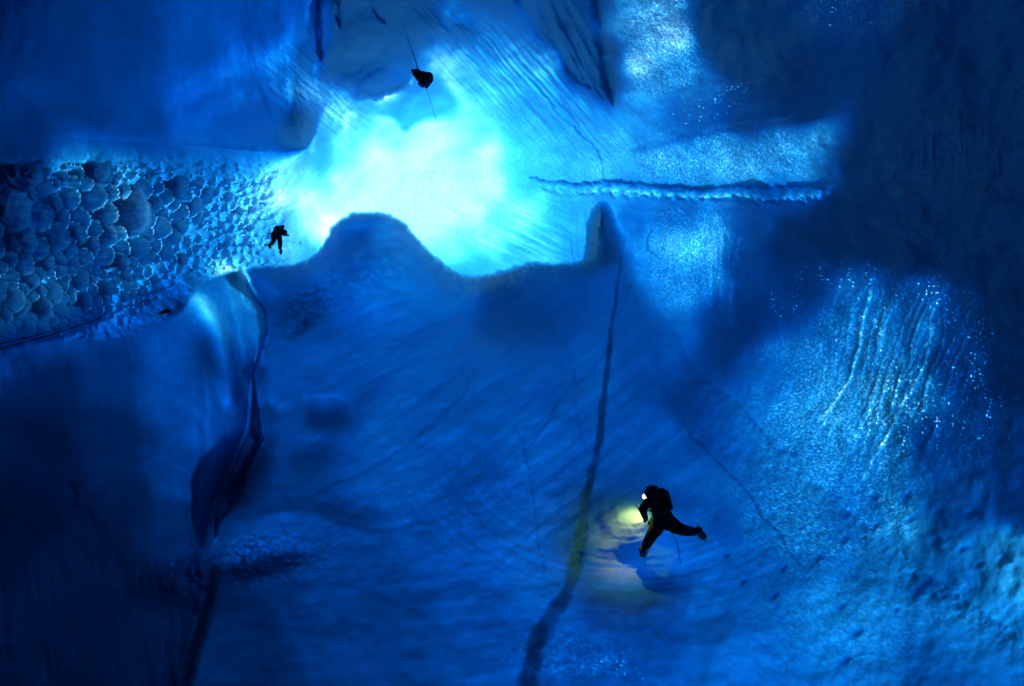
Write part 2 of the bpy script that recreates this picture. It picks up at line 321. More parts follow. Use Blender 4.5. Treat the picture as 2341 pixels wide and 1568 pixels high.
# --- cracks and veins
def crack(pts, w0, w1, a, dep=.25, wob=1.0, power=2):
    global T, D
    p = smooth_pts(pts, 5); n = len(p)
    xs = [q[0] for q in p]; ys = [q[1] for q in p]; mg = 40+3*max(w0, w1)
    i0, i1 = np.searchsorted(ax, [min(xs)-mg, max(xs)+mg]); j0, j1 = np.searchsorted(ay, [min(ys)-mg, max(ys)+mg])
    sl = (slice(j0, j1), slice(i0, i1)); x = X0[sl]; y = Y0[sl]
    taper = [min(1, (i+1)/4., (n-i)/4.) if power == 2 else 1 for i in range(n)]
    d, w = seg_dist(x+WX[sl]*.6*wob+fbm(x/14, y/14, 5, 2)*6*wob, y+WY[sl]*.6*wob+fbm(x/14, y/14, 6, 2)*6*wob, p, [(w0+(w1-w0)*i/(n-1))*taper[i] for i in range(n)])
    w = w*(1+.5*fbm(x/40, y/40, 8, 2))
    e = np.exp(-(d/np.maximum(w, .4))**power)
    e = e*np.clip(.85+.5*fbm(x/60, y/60, 10, 2), 0, 1.2)
    T[sl] += a*e; D[sl] += dep*e*(.25 if dep < .4 else .6)
# big vein
crack([(1418,590),(1408,680),(1396,760),(1384,880),(1370,1000),(1350,1090),(1334,1180),(1312,1300),(1292,1360),(1245,1430),(1222,1490),(1200,1600)], 1.5, 21, 1.7, .10, .55, 4)
crack([(1450,620),(1430,680),(1405,745)], 2, 2.5, .6, .1)
crack([(1395,790),(1350,850),(1290,900),(1240,985),(1170,1060)], 2.5, 2.5, .65, .1)
crack([(1300,780),(1315,850),(1320,950),(1335,1040)], 2.2, 2.2, .5, .05)
crack([(1195,1000),(1215,1100),(1225,1200),(1245,1320)], 2.5, 2.5, .55, .05)
crack([(1090,840),(1040,920),(960,990),(860,1060),(700,1140)], 3, 6, .55, .15)
crack([(1540,950),(1620,1040),(1700,1120),(1760,1200),(1800,1250),(1840,1300)], 2.2, 4, 1.0, .1)
crack([(1705,945),(1740,985),(1780,1030),(1850,1050)], 2.5, 2.5, .9, .1)
crack([(1860,765),(1930,770),(1960,755)], 2, 2, .6, .1)
crack([(1195,170),(1230,200),(1260,240),(1290,275),(1330,305),(1370,350),(1385,420)], 2, 2.5, 1.1, .2)
crack([(1470,300),(1475,350),(1465,390)], 2, 2, .6, .1); crack([(1640,300),(1610,360),(1640,220)], 2, 2, .5, .1)
crack([(1490,510),(1480,560),(1495,580)], 2, 5, .7, .2)
# deep cracks
crack([(728,-60),(732,40),(730,90),(733,140)], 8, 6, 2.3, 1.5, .7)
crack([(770,-60),(772,20),(778,60)], 6, 4, 1.6, .8, .7)
crack([(840,-40),(855,20),(880,60)], 7, 3, .6, .4)
crack([(1355,-60),(1365,40),(1385,140),(1398,240)], 8, 14, 1.3, 1.0, .7)
crack([(1180,0),(1230,60),(1300,150),(1345,200)], 18, 12, .8, .6, .8)
crack([(490,1290),(485,1340),(462,1430),(440,1500),(425,1600)], 10, 9, 2.2, 1.0, .6)
crack([(480,1200),(520,1130),(570,1060)], 6, 10, .9, .4, .6)
crack([(490,1300),(580,1295),(640,1272),(700,1268)], 14, 7, .9, .2, 1.5)
crack([(180,1100),(230,1190),(300,1280),(400,1345)], 34, 34, .55, .4, 1)
crack([(50,960),(120,1010),(190,1090)], 30, 40, .45, .3, 1)
# furrow of the right wall
crack([(1200,405),(1270,418),(1400,421),(1550,431),(1650,433),(1800,430),(1880,432)], 1.5, 9, 1.1, .9, .9)
dr = seg_dist(X0+WX*.4, Y0+WY*.7+fbm(X0/13, Y0/13, 15, 2)*7, [(1250,430),(1400,440),(1550,446),(1700,452),(1840,455),(1885,446)])
e = np.exp(-(dr/9)**2)*(.6+.8*fbm(X0/16, Y0/16, 17, 2)); T -= 1.7*e*ss(X, 1240, 1500); D -= .5*e
crack([(1240,455),(1340,462),(1500,478),(1650,482),(1700,480)], 3, 6, .3, .1, 1)
crack([(1760,490),(1850,540),(1950,580),(2080,600),(2180,630),(2200,680),(2290,740),(2400,790)], 14, 34, .7, .0, 1)  # broad shadow edge painted as a wide dark band
# shelf edge above the bright band; right end of it
T += .7*np.exp(-(seg_dist(X, Y+fbm(X/18, Y/18, 19, 2)*9, [(1450,345),(1530,322),(1650,300),(1800,280),(1880,268)])/9)**2)
D += .12*np.exp(-(seg_dist(X, Y, [(1450,335),(1530,312),(1650,290),(1800,270),(1880,258)])/16)**2)

# pits melted by drips, lower right
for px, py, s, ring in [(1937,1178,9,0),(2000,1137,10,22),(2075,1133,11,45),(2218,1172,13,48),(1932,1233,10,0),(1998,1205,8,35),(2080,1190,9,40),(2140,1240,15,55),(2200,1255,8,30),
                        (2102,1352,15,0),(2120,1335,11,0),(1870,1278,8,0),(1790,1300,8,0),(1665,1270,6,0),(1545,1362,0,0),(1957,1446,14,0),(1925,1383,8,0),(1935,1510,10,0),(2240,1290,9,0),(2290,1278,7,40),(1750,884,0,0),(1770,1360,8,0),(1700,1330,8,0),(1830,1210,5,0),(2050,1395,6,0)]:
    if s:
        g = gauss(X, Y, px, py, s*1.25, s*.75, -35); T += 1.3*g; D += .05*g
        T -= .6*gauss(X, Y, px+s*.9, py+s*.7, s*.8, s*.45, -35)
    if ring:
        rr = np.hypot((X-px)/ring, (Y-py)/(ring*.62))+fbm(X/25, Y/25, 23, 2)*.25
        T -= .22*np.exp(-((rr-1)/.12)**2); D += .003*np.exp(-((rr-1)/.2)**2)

# --- where the wall is glazed with pitted clear ice
gz = 0
for cx, cy, rx, ry, an, a in [(1530,100,150,170,15,1),(1680,160,120,60,-35,.8),(1900,10,140,60,0,.7),(2030,30,120,50,0,.6),(1650,350,280,75,-6,1),(1600,580,150,150,25,1),(1640,640,70,150,0,.8),
                         (2000,750,190,170,20,.9),(1950,900,260,230,-25,1),(1900,1100,250,220,-30,1),(2150,780,160,260,0,.8),(2200,950,150,200,0,.7),(1950,1390,300,200,0,.4),(2180,370,190,90,-10,.75),(2150,540,220,60,0,.5),
                         (2330,230,40,60,0,.7),(400,1320,110,50,0,.45),(1350,350,200,80,0,.4),(750,240,90,40,35,.6),(1250,520,190,90,0,.3),(1300,1500,150,60,0,.6),(2300,760,120,90,0,.6)]:
    g = gauss(X, Y, cx, cy, rx, ry, an); gz = np.maximum(gz, a*ss(g+.35*fbm(X/60, Y/60, 25, 4), .15, .75))
gz = gz*(1-ss(-X0, -250, -100)*0)
# run-off ridges in the glaze (right)
c, s = math.cos(R(-68)), math.sin(R(-68))
uu = X*c+Y*s; vv = -X*s+Y*c + 40*fbm(X/300, Y/300, 27, 2)
rid = np.maximum(0, fbm(uu/260, vv/13, 29, 2))
rm_ = gauss(X, Y, 2060, 820, 170, 200, 20)
T -= rm_*rid*1.1; D -= rm_*rid*.14
c, s = math.cos(R(88)), math.sin(R(88)); uu = X*c+Y*s; vv = -X*s+Y*c
rid = np.maximum(0, fbm(uu/200, vv/11, 33, 2)); rm_ = gauss(X, Y, 1660, 620, 60, 120)+gauss(X, Y, 2180, 350, 150, 60)*.8
T -= rm_*rid*1.2; D -= rm_*rid*.12
for pts, a_, w_ in [([(1992,640),(1975,720),(1958,810),(1925,890),(1880,960)],1.3,3.5),([(2012,650),(2000,720),(1985,800)],.8,3),([(2140,670),(2128,750),(2112,830),(2070,910),(2030,980),(2012,1020)],1.2,4),
                     ([(2160,700),(2150,790),(2120,880),(2080,940)],.9,3),([(2095,720),(2085,800),(2060,880)],.7,3),([(1690,530),(1678,600),(1672,680),(1668,740)],.9,3),([(1650,520),(1644,600),(1640,660)],.7,3),([(1930,880),(1890,960),(1850,1010)],.8,3),([(2040,960),(1990,1060),(1960,1110)],.9,4)]:
    d = seg_dist(X0+WX*.7, Y0+WY*.7, smooth_pts(pts)); nz = np.clip(.7+1.1*fbm(X/14, Y/14, 153, 2), 0, 1.6)
    T -= a_*nz*np.exp(-(d/w_)**2); D -= .02*np.exp(-(d/w_)**2)  # bright filaments of sheen painted into the tone
# grain of the pitted glaze, modelled
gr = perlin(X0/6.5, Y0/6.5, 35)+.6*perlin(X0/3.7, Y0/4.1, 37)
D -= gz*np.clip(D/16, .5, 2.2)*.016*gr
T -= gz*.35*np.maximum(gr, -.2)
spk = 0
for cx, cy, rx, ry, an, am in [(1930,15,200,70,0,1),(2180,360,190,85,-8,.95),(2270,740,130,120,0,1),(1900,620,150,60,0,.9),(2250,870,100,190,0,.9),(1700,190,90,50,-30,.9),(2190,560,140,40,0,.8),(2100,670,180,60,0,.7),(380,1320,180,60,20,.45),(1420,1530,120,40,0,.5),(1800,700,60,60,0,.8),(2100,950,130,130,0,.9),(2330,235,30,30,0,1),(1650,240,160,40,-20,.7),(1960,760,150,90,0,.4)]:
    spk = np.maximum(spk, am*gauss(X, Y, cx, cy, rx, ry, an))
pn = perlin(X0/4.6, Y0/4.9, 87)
T -= (1.2+3.8*spk)*ss(pn-.14*(1-spk), .22, .40)*ss(spk, .08, .4)*(.25+.75*ss(fbm(X/26, Y/90, 88, 2), -.25, .25))  # sparse glints painted as bright dots
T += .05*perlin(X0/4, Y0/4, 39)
T = np.clip(T, .55, 12)

# beyond the picture the painted tone darkens
out = np.maximum(np.maximum(-X0-80, X0-2421), np.maximum(-Y0-80, Y0-1650))
T += 5*ss(out, 0, 500)

PT = Parr(X0, Y0, np.maximum(D, 3))

# ------------------------------------------------------------------ materials
def mat(name):
    m = bpy.data.materials.new(name); m.use_nodes = True
    nt = m.node_tree; nt.nodes.clear()
    return m, nt, nt.nodes, nt.links

SIG = (2.45, 1.0, 0.565)     # how the painted tone fades per channel: red dies first, blue last
def ice_material():
    m, nt, N, Lk = mat('glacier_ice')
    out = N.new('ShaderNodeOutputMaterial')
    at = N.new('ShaderNodeAttribute'); at.attribute_name = 'painted_tone'  # light and shade painted per vertex, drives the translucent colour
    gl = N.new('ShaderNodeAttribute'); gl.attribute_name = 'glaze'
    tc = N.new('ShaderNodeTexCoord')
    comb = N.new('ShaderNodeCombineXYZ')
    ng = N.new('ShaderNodeTexNoise'); ng.inputs['Scale'].default_value = 12; ng.inputs['Detail'].default_value = 3; ng.inputs['Roughness'].default_value = .85
    Lk.new(tc.outputs['Object'], ng.inputs['Vector'])
    g1 = N.new('ShaderNodeMapRange'); g1.inputs['From Min'].default_value = .42; g1.inputs['From Max'].default_value = .72; g1.inputs['To Min'].default_value = .35; g1.inputs['To Max'].default_value = -1.7; g1.clamp = True  # sparkle painted as brighter grains where the wall is glazed
    Lk.new(ng.outputs['Fac'], g1.inputs['Value'])
    g2 = N.new('ShaderNodeMath'); g2.operation = 'MULTIPLY'; Lk.new(g1.outputs[0], g2.inputs[0]); Lk.new(gl.outputs['Fac'], g2.inputs[1])
    nf = N.new('ShaderNodeTexNoise'); nf.inputs['Scale'].default_value = 7; nf.inputs['Detail'].default_value = 7; nf.inputs['Roughness'].default_value = .72
    Lk.new(tc.outputs['Object'], nf.inputs['Vector'])
    g3 = N.new('ShaderNodeMapRange'); g3.inputs['To Min'].default_value = -.34; g3.inputs['To Max'].default_value = .34
    Lk.new(nf.outputs['Fac'], g3.inputs['Value'])
    g4 = N.new('ShaderNodeMath'); g4.operation = 'ADD'; Lk.new(g2.outputs[0], g4.inputs[0]); Lk.new(g3.outputs[0], g4.inputs[1])
    g5 = N.new('ShaderNodeMath'); g5.operation = 'ADD'; Lk.new(g4.outputs[0], g5.inputs[0]); Lk.new(at.outputs['Fac'], g5.inputs[1])
    g6 = N.new('ShaderNodeMath'); g6.operation = 'MAXIMUM'; g6.inputs[1].default_value = .5; Lk.new(g5.outputs[0], g6.inputs[0])
    for i, sg in enumerate(SIG):
        a = N.new('ShaderNodeMath'); a.operation = 'MULTIPLY'; a.inputs[1].default_value = -sg
        Lk.new(g6.outputs[0], a.inputs[0])
        x1 = N.new('ShaderNodeMath'); x1.operation = 'SUBTRACT'; x1.inputs[1].default_value = 4.3; Lk.new(g6.outputs[0], x1.inputs[0])
        x2 = N.new('ShaderNodeMath'); x2.operation = 'MAXIMUM'; x2.inputs[1].default_value = 0; Lk.new(x1.outputs[0], x2.inputs[0])
        x3 = N.new('ShaderNodeMath'); x3.operation = 'MULTIPLY_ADD'; x3.inputs[1].default_value = (0, 0, -.44)[i]; Lk.new(x2.outputs[0], x3.inputs[0]); Lk.new(a.outputs[0], x3.inputs[2])
        e = N.new('ShaderNodeMath'); e.operation = 'EXPONENT'; Lk.new(x3.outputs[0], e.inputs[0])
        Lk.new(e.outputs[0], comb.inputs[i])
    tr = N.new('ShaderNodeBsdfTranslucent'); Lk.new(comb.outputs[0], tr.inputs['Color'])
    pr = N.new('ShaderNodeBsdfPrincipled')
    pr.inputs['Base Color'].default_value = (.08, .44, .76, 1)
    pr.inputs['IOR'].default_value = 1.31
    rr = N.new('ShaderNodeMapRange'); rr.inputs['To Min'].default_value = .55; rr.inputs['To Max'].default_value = .22
    Lk.new(gl.outputs['Fac'], rr.inputs['Value']); Lk.new(rr.outputs[0], pr.inputs['Roughness'])
    # grain
    n1 = N.new('ShaderNodeTexNoise'); n1.inputs['Scale'].default_value = 16; n1.inputs['Detail'].default_value = 5
    Lk.new(tc.outputs['Object'], n1.inputs['Vector'])
    bp = N.new('ShaderNodeBump'); bp.inputs['Distance'].default_value = .05
    st = N.new('ShaderNodeMapRange'); st.inputs['To Min'].default_value = .12; st.inputs['To Max'].default_value = .75
    Lk.new(gl.outputs['Fac'], st.inputs['Value']); Lk.new(st.outputs[0], bp.inputs['Strength'])
    Lk.new(n1.outputs['Fac'], bp.inputs['Height']); Lk.new(bp.outputs[0], pr.inputs['Normal'])
    ad = N.new('ShaderNodeMixShader'); ad.inputs[0].default_value = .4
    Lk.new(tr.outputs[0], ad.inputs[1]); Lk.new(pr.outputs[0], ad.inputs[2])
    Lk.new(ad.outputs[0], out.inputs['Surface'])
    return m
ICE = ice_material()

def simple(name, colr, rough=.6, metal=0, noise=.3, scale=30, emis=None):
    m, nt, N, Lk = mat(name)
    out = N.new('ShaderNodeOutputMaterial'); pr = N.new('ShaderNodeBsdfPrincipled')
    tc = N.new('ShaderNodeTexCoord'); n = N.new('ShaderNodeTexNoise'); n.inputs['Scale'].default_value = scale
    Lk.new(tc.outputs['Object'], n.inputs['Vector'])
    mx = N.new('ShaderNodeMix'); mx.data_type = 'RGBA'
    mx.inputs[6].default_value = (*[c*(1-noise) for c in colr], 1); mx.inputs[7].default_value = (*[min(1, c*(1+noise)) for c in colr], 1)
    Lk.new(n.outputs['Fac'], mx.inputs[0]); Lk.new(mx.outputs[2], pr.inputs['Base Color'])
    pr.inputs['Roughness'].default_value = rough; pr.inputs['Metallic'].default_value = metal
    if emis:
        pr.inputs['Emission Color'].default_value = (*emis[0], 1); pr.inputs['Emission Strength'].default_value = emis[1]
    Lk.new(pr.outputs[0], out.inputs[0]); return m
M_CLOTH = simple('dark_cloth', (.004, .004, .0045), .95)
M_CLOTH2 = simple('dark_trousers', (.003, .003, .004), .95)
M_SKIN = simple('skin', (.35, .2, .14), .6)
M_HAIR = simple('hair', (.02, .012, .008), .8)
M_HELM = simple('helmet_plastic', (.02, .02, .025), .4)
M_BOOT = simple('boot', (.012, .012, .013), .5)
M_STEEL = simple('steel', (.05, .05, .055), .5, .6)
M_DARKST = simple('dark_steel', (.06, .06, .07), .45, .8)
M_ROPE = simple('pale_rope', (.55, .75, .80), .8, scale=200)
def translucent_rope():
    nt = M_ROPE.node_tree; N = nt.nodes; out = [n for n in N if n.type == 'OUTPUT_MATERIAL'][0]; pr = [n for n in N if n.type == 'BSDF_PRINCIPLED'][0]
    t = N.new('ShaderNodeBsdfTranslucent'); t.inputs['Color'].default_value = (.6, .9, .95, 1); mx = N.new('ShaderNodeMixShader')
    nt.links.new(pr.outputs[0], mx.inputs[1]); nt.links.new(t.outputs[0], mx.inputs[2]); nt.links.new(mx.outputs[0], out.inputs[0])
translucent_rope()
M_ROPED = simple('dark_rope', (.02, .03, .05), .8, scale=200)
M_PACK = simple('pack_fabric', (.006, .007, .009), .85)
M_BLUE = simple('blue_fabric', (.02, .07, .25), .85)
M_LENS = simple('lamp_lens', (.9, .8, .5), .2, emis=((1, .85, .5), 8))
M_RING = simple('lamp_reflector', (.9, .6, .2), .3, emis=((1, .50, .06), .22))
M_LENS2 = simple('lamp_lens_small', (.9, .6, .4), .2, emis=((1, .55, .25), 8))

# ------------------------------------------------------------------ ice meshes
def shade(me):
    me.polygons.foreach_set('use_smooth', np.ones(len(me.polygons), bool)); me.update()

cx_ = (X0[:-1, :-1]+X0[1:, 1:])/2; cy_ = (Y0[:-1, :-1]+Y0[1:, 1:])/2
def cell(a): return (a[:-1, :-1]+a[1:, 1:]+a[1:, :-1]+a[:-1, 1:])/4
reg = np.zeros(cx_.shape, int)                       # 0 right wall
reg[:] = 0
reg[(cx_ < 690+0*cy_) & (cy_ > 300)] = 1            # left wall of lobes
chb = inside(cx_, cy_, smooth_pts([(655,400),(720,350),(800,285),(900,262),(1000,215),(1090,190),(1180,250),(1260,330),(1290,420),(1330,500),(1340,610),(1100,650),(900,600),(700,610),(620,600),(600,480)]))
reg[chb] = 2                                        # bright snow bank
reg[(cy_ < 330) & (cx_ < 1150) & ~chb] = 3
reg[cell(mulc) > .5] = 3
reg[cell(mbul) > .5] = 4
reg[cell(mlow) > .5] = 5
reg[cell(mcol) > .5] = 6
names = {0: ('ice_wall', 'ice wall', 'right wall of blue glacier ice with sparkling glazed patches and a furrow'),
         1: ('ice_wall', 'ice wall', 'left wall of blue ice covered in rounded overlapping lobes'),
         2: ('snow_bank', 'snow bank', 'pale glowing snow bank filling the mouth of the cave'),
         3: ('ice_ceiling', 'ice ceiling', 'smooth dark blue ice curtain at the upper left'),
         4: ('ice_overhang', 'ice overhang', 'scalloped blue ice overhang behind the hanging climber'),
         5: ('ice_slope', 'ice slope', 'broad smooth blue ice slope crossed by a dark vein under the lit climber'),
         6: ('ice_column', 'ice column', 'dark blue column of ice at the lower left')}
nx = SH[1]
idx = np.arange(SH[0]*SH[1]).reshape(SH)
quads = np.stack([idx[:-1, :-1], idx[1:, :-1], idx[1:, 1:], idx[:-1, 1:]], -1)
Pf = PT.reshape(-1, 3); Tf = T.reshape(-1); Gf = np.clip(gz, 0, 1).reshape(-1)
# smooth normals of the whole surface, so that the seams between neighbours do not show
du = np.gradient(PT, axis=1); dv = np.gradient(PT, axis=0)
NR = np.cross(dv, du); NR /= np.linalg.norm(NR, axis=-1, keepdims=True)
toc = np.array(CAMLOC)-PT
sgn = np.sign((NR*toc).sum(-1, keepdims=True)); sgn[sgn == 0] = 1
flip = np.median(sgn) < 0
if flip: NR = -NR
NRf = NR.reshape(-1, 3)
def make_patch(k):
    q = quads[reg == k]
    used = np.unique(q); remap = np.full(len(Pf), -1); remap[used] = np.arange(len(used))
    q = remap[q]
    if flip: q = q
    me = bpy.data.meshes.new(names[k][0])
    me.vertices.add(len(used)); me.vertices.foreach_set('co', Pf[used].astype(np.float32).ravel())
    me.loops.add(q.size); me.loops.foreach_set('vertex_index', q.astype(np.int32).ravel())
    me.polygons.add(len(q)); me.polygons.foreach_set('loop_start', (np.arange(len(q))*4).astype(np.int32))
    me.update(calc_edges=True)
    a = me.attributes.new('painted_tone', 'FLOAT', 'POINT'); a.data.foreach_set('value', Tf[used].astype(np.float32))
    a = me.attributes.new('glaze', 'FLOAT', 'POINT'); a.data.foreach_set('value', Gf[used].astype(np.float32))
    shade(me)
    try:
        me.normals_split_custom_set_from_vertices(NRf[used].tolist())
    except Exception as e:
        print('normals', e)
    me.materials.append(ICE)
    o = bpy.data.objects.new(names[k][0], me); COL.objects.link(o)
    o['kind'] = 'structure'; o['label'] = names[k][2]; o['category'] = names[k][1]
    return o
for k in names: make_patch(k)

# unseen ice shell added behind the camera to keep sky light out
def rear():
    st = 8
    top = [(0, i) for i in range(0, SH[1]-1, st)]; rgt = [(j, SH[1]-1) for j in range(0, SH[0]-1, st)]
    bot = [(SH[0]-1, i) for i in range(SH[1]-1, 0, -st)]; lft = [(j, 0) for j in range(SH[0]-1, 0, -st)]
    loop = top+rgt+bot+lft; n = len(loop); back = (Rm @ Vector((0, 0, 1)))*13
    vs, fs = [], []
    for j in range(15):
        a = math.pi/2*j/14.5
        for q in loop:
            v = Vector(PT[q])-CAMLOC
            vs.append(CAMLOC+v*math.cos(a)*(1.0+.04*math.sin(j*1.7+q[1]*.01))+back*math.sin(a))
    for j in range(14):
        for i in range(n):
            fs.append((j*n+i, j*n+(i+1) % n, (j+1)*n+(i+1) % n, (j+1)*n+i))
    me = bpy.data.meshes.new('unseen_ice_shell'); me.from_pydata([tuple(v) for v in vs], [], fs); shade(me)
    a = me.attributes.new('painted_tone', 'FLOAT', 'POINT'); a.data.foreach_set('value', np.full(len(vs), 7., np.float32))
    me.materials.append(ICE)
    o = bpy.data.objects.new('unseen_ice_shell', me); COL.objects.link(o); o['kind'] = 'structure'
rear()

# ------------------------------------------------------------------ surface lookup
def surfD(px, py):
    i = min(max(np.searchsorted(ax, px), 1), len(ax)-1); j = min(max(np.searchsorted(ay, py), 1), len(ay)-1)
    return float(np.median(D[max(j-2, 0):j+2, max(i-2, 0):i+2]))
RT, UPV, TC = Rm @ Vector((1, 0, 0)), Rm @ Vector((0, 1, 0)), Rm @ Vector((0, 0, 1))

def empty(name, loc, label, cat, group=None):
    o = bpy.data.objects.new(name, None); COL.objects.link(o); o.location = loc; o.empty_display_size = .3
    o['label'] = label; o['category'] = cat
    if group: o['group'] = group
    return o
def link(name, me, m, parent=None, world=True):
    me.name = name
    if not me.materials: me.materials.append(m)
    shade(me)
    o = bpy.data.objects.new(name, me); COL.objects.link(o)
    if parent:
        o.parent = parent
        root = parent
        off = Vector((0, 0, 0))
        while root: off += root.location; root = root.parent
        me.transform(Matrix.Translation(-off))
    return o
def skin_mesh(verts, edges, radii, sub=2):
    """one continuous skinned surface grown on a skeleton, baked to a mesh"""
    me = bpy.data.meshes.new('tmp'); me.from_pydata([tuple(v) for v in verts], edges, [])
    o = bpy.data.objects.new('tmp', me); COL.objects.link(o)
    md = o.modifiers.new('s', 'SKIN')
    sv = me.skin_vertices[0].data if me.skin_vertices else None
    if sv is None:
        bpy.context.view_layer.objects.active = o
        bpy.ops.object.modifier_add(type='SKIN'); sv = me.skin_vertices[0].data
    for i, rr in enumerate(radii): sv[i].radius = rr if isinstance(rr, tuple) else (rr, rr); sv[i].use_root = (i == 0)
    md.use_smooth_shade = True
    sb = o.modifiers.new('b', 'SUBSURF'); sb.levels = sub; sb.render_levels = sub
    dg = bpy.context.evaluated_depsgraph_get(); dg.update()
    res = bpy.data.meshes.new_from_object(o.evaluated_get(dg))
    bpy.data.objects.remove(o, do_unlink=True); bpy.data.meshes.remove(me)
    return res
def bm_mesh(bm):
    me = bpy.data.meshes.new('tmp'); bm.to_mesh(me); bm.free(); return me
def ellipsoid(bm, c, rx, ry, rz, ax3=None, seg=20):
    """ax3: three axes (right, up, forward)"""
    a = ax3 or (RT, UPV, TC)
    M = Matrix((a[0], a[1], a[2])).transposed().to_4x4()
    bmesh.ops.create_uvsphere(bm, u_segments=seg, v_segments=seg//2+2, radius=1, matrix=Matrix.Translation(c) @ M @ Matrix.Diagonal((rx, ry, rz, 1)))
def tube(pts, rads, n=8):
    bm = bmesh.new(); rings = []
    pts = [Vector(p) for p in pts]
    for i, p in enumerate(pts):
        d = (pts[min(i+1, len(pts)-1)]-pts[max(i-1, 0)]).normalized()
        a = d.orthogonal().normalized(); 
        if i and abs(d.dot(pa)) < .95: a = (pa-d*pa.dot(d)).normalized()
        pa = a; b = d.cross(a)
        rr = rads[i] if isinstance(rads, (list, tuple)) else rads
        rings.append([bm.verts.new(p+(a*math.cos(2*math.pi*k/n)+b*math.sin(2*math.pi*k/n))*rr) for k in range(n)])
    for i in range(len(rings)-1):
        for k in range(n): bm.faces.new((rings[i][k], rings[i][(k+1) % n], rings[i+1][(k+1) % n], rings[i+1][k]))
    bm.faces.new(rings[0][::-1]); bm.faces.new(rings[-1])
    return bm
def add_tube(bm, pts, rads, n=8):
    t = tube(pts, rads, n); me = bm_mesh(t); bm.from_mesh(me); bpy.data.meshes.remove(me)

def hand_chains(V, E, Rr, wrist_i, wrist, palm_dir, side, curl, k=1.0):
    """palm, four unequal bent fingers and a thumb, added to the body skeleton"""
    d = palm_dir.normalized(); s = side.normalized(); c = curl.normalized()
    palm = wrist+d*.075*k; V.append(palm); pi_ = len(V)-1; E.append((wrist_i, pi_)); Rr.append((.036*k, .024*k))
    for q, (o, L) in enumerate([(-.030, .070), (-.010, .080), (.011, .075), (.031, .058)]):
        b = palm+s*o*k+d*.022*k; m_ = b+d*L*.5*k+c*.010*k; t = m_+d*L*.28*k+c*L*.45*k
        n0 = len(V); V += [b, m_, t]; E += [(pi_, n0), (n0, n0+1), (n0+1, n0+2)]; Rr += [.0105*k, .0095*k, .0085*k]
    b = wrist+d*.035*k-s*.040*k; t = b+d*.030*k-s*.025*k+c*.025*k
    n0 = len(V); V += [b, t]; E += [(pi_, n0), (n0, n0+1)]; Rr += [.013*k, .010*k]

def person(name, label, base, J, dd, rad, group=None, hk=1.0, hands=True):
    """J: joint -> (image pixel x, image pixel y, metres nearer than base depth)"""
    Dm = base
    W = {k: P(v[0], v[1], Dm-v[2]) for k, v in J.items()}
    order = ['pelvis', 'waist', 'chest', 'neck', 'head', 'crown', 'sh_l', 'el_l', 'wr_l', 'sh_r', 'el_r', 'wr_r', 'hip_l', 'kn_l', 'an_l', 'hip_r', 'kn_r', 'an_r', 'nose']
    ed = [('pelvis', 'waist'), ('waist', 'chest'), ('chest', 'neck'), ('neck', 'head'), ('head', 'crown'), ('head', 'nose'), ('chest', 'sh_l'), ('sh_l', 'el_l'), ('el_l', 'wr_l'),
          ('chest', 'sh_r'), ('sh_r', 'el_r'), ('el_r', 'wr_r'), ('pelvis', 'hip_l'), ('hip_l', 'kn_l'), ('kn_l', 'an_l'), ('pelvis', 'hip_r'), ('hip_r', 'kn_r'), ('kn_r', 'an_r')]
    V = [W[k] for k in order]; E = [(order.index(a), order.index(b)) for a, b in ed]; Rr = [rad[k] for k in order]
    # mid-limb points give thigh and calf their taper
    for a, b, rr, f in [('hip_l', 'kn_l', rad['thigh'], .45), ('hip_r', 'kn_r', rad['thigh'], .45), ('kn_l', 'an_l', rad['calf'], .35), ('kn_r', 'an_r', rad['calf'], .35),
                        ('sh_l', 'el_l', rad['uarm'], .5), ('sh_r', 'el_r', rad['uarm'], .5), ('el_l', 'wr_l', rad['farm'], .3), ('el_r', 'wr_r', rad['farm'], .3)]:
        ia, ib = order.index(a), order.index(b)
        E.remove((ia, ib)); V.append(W[a].lerp(W[b], f)); n = len(V)-1; E += [(ia, n), (n, ib)]; Rr.append(rr)
    if hands:
        for sfx in 'lr':
            wi = order.index('wr_'+sfx); d = (W['wr_'+sfx]-W['el_'+sfx]).normalized()
            side = d.cross(TC); side = side if side.length > .1 else RT
            hand_chains(V, E, Rr, wi, W['wr_'+sfx], d, side, (TC*-.4+UPV*-.2+RT*-.5), hk)
    foot = W['an_l'].lerp(W['an_r'], .5)
    root = empty('person', foot, label, 'person', group)
    me = skin_mesh(V, E, Rr)
    me.materials.append(M_CLOTH); me.materials.append(M_CLOTH2); me.materials.append(M_SKIN)
    for p in me.polygons:
        c = Vector(p.center)
        if (c-W['head']).length < .13 and (c-W['nose']).length < .085: p.material_index = 2
        elif min((c-W['kn_l']).length, (c-W['kn_r']).length, (c-W['an_l']).length, (c-W['an_r']).length) < .35: p.material_index = 1
    link('body', me, M_CLOTH, root)
    return root, W
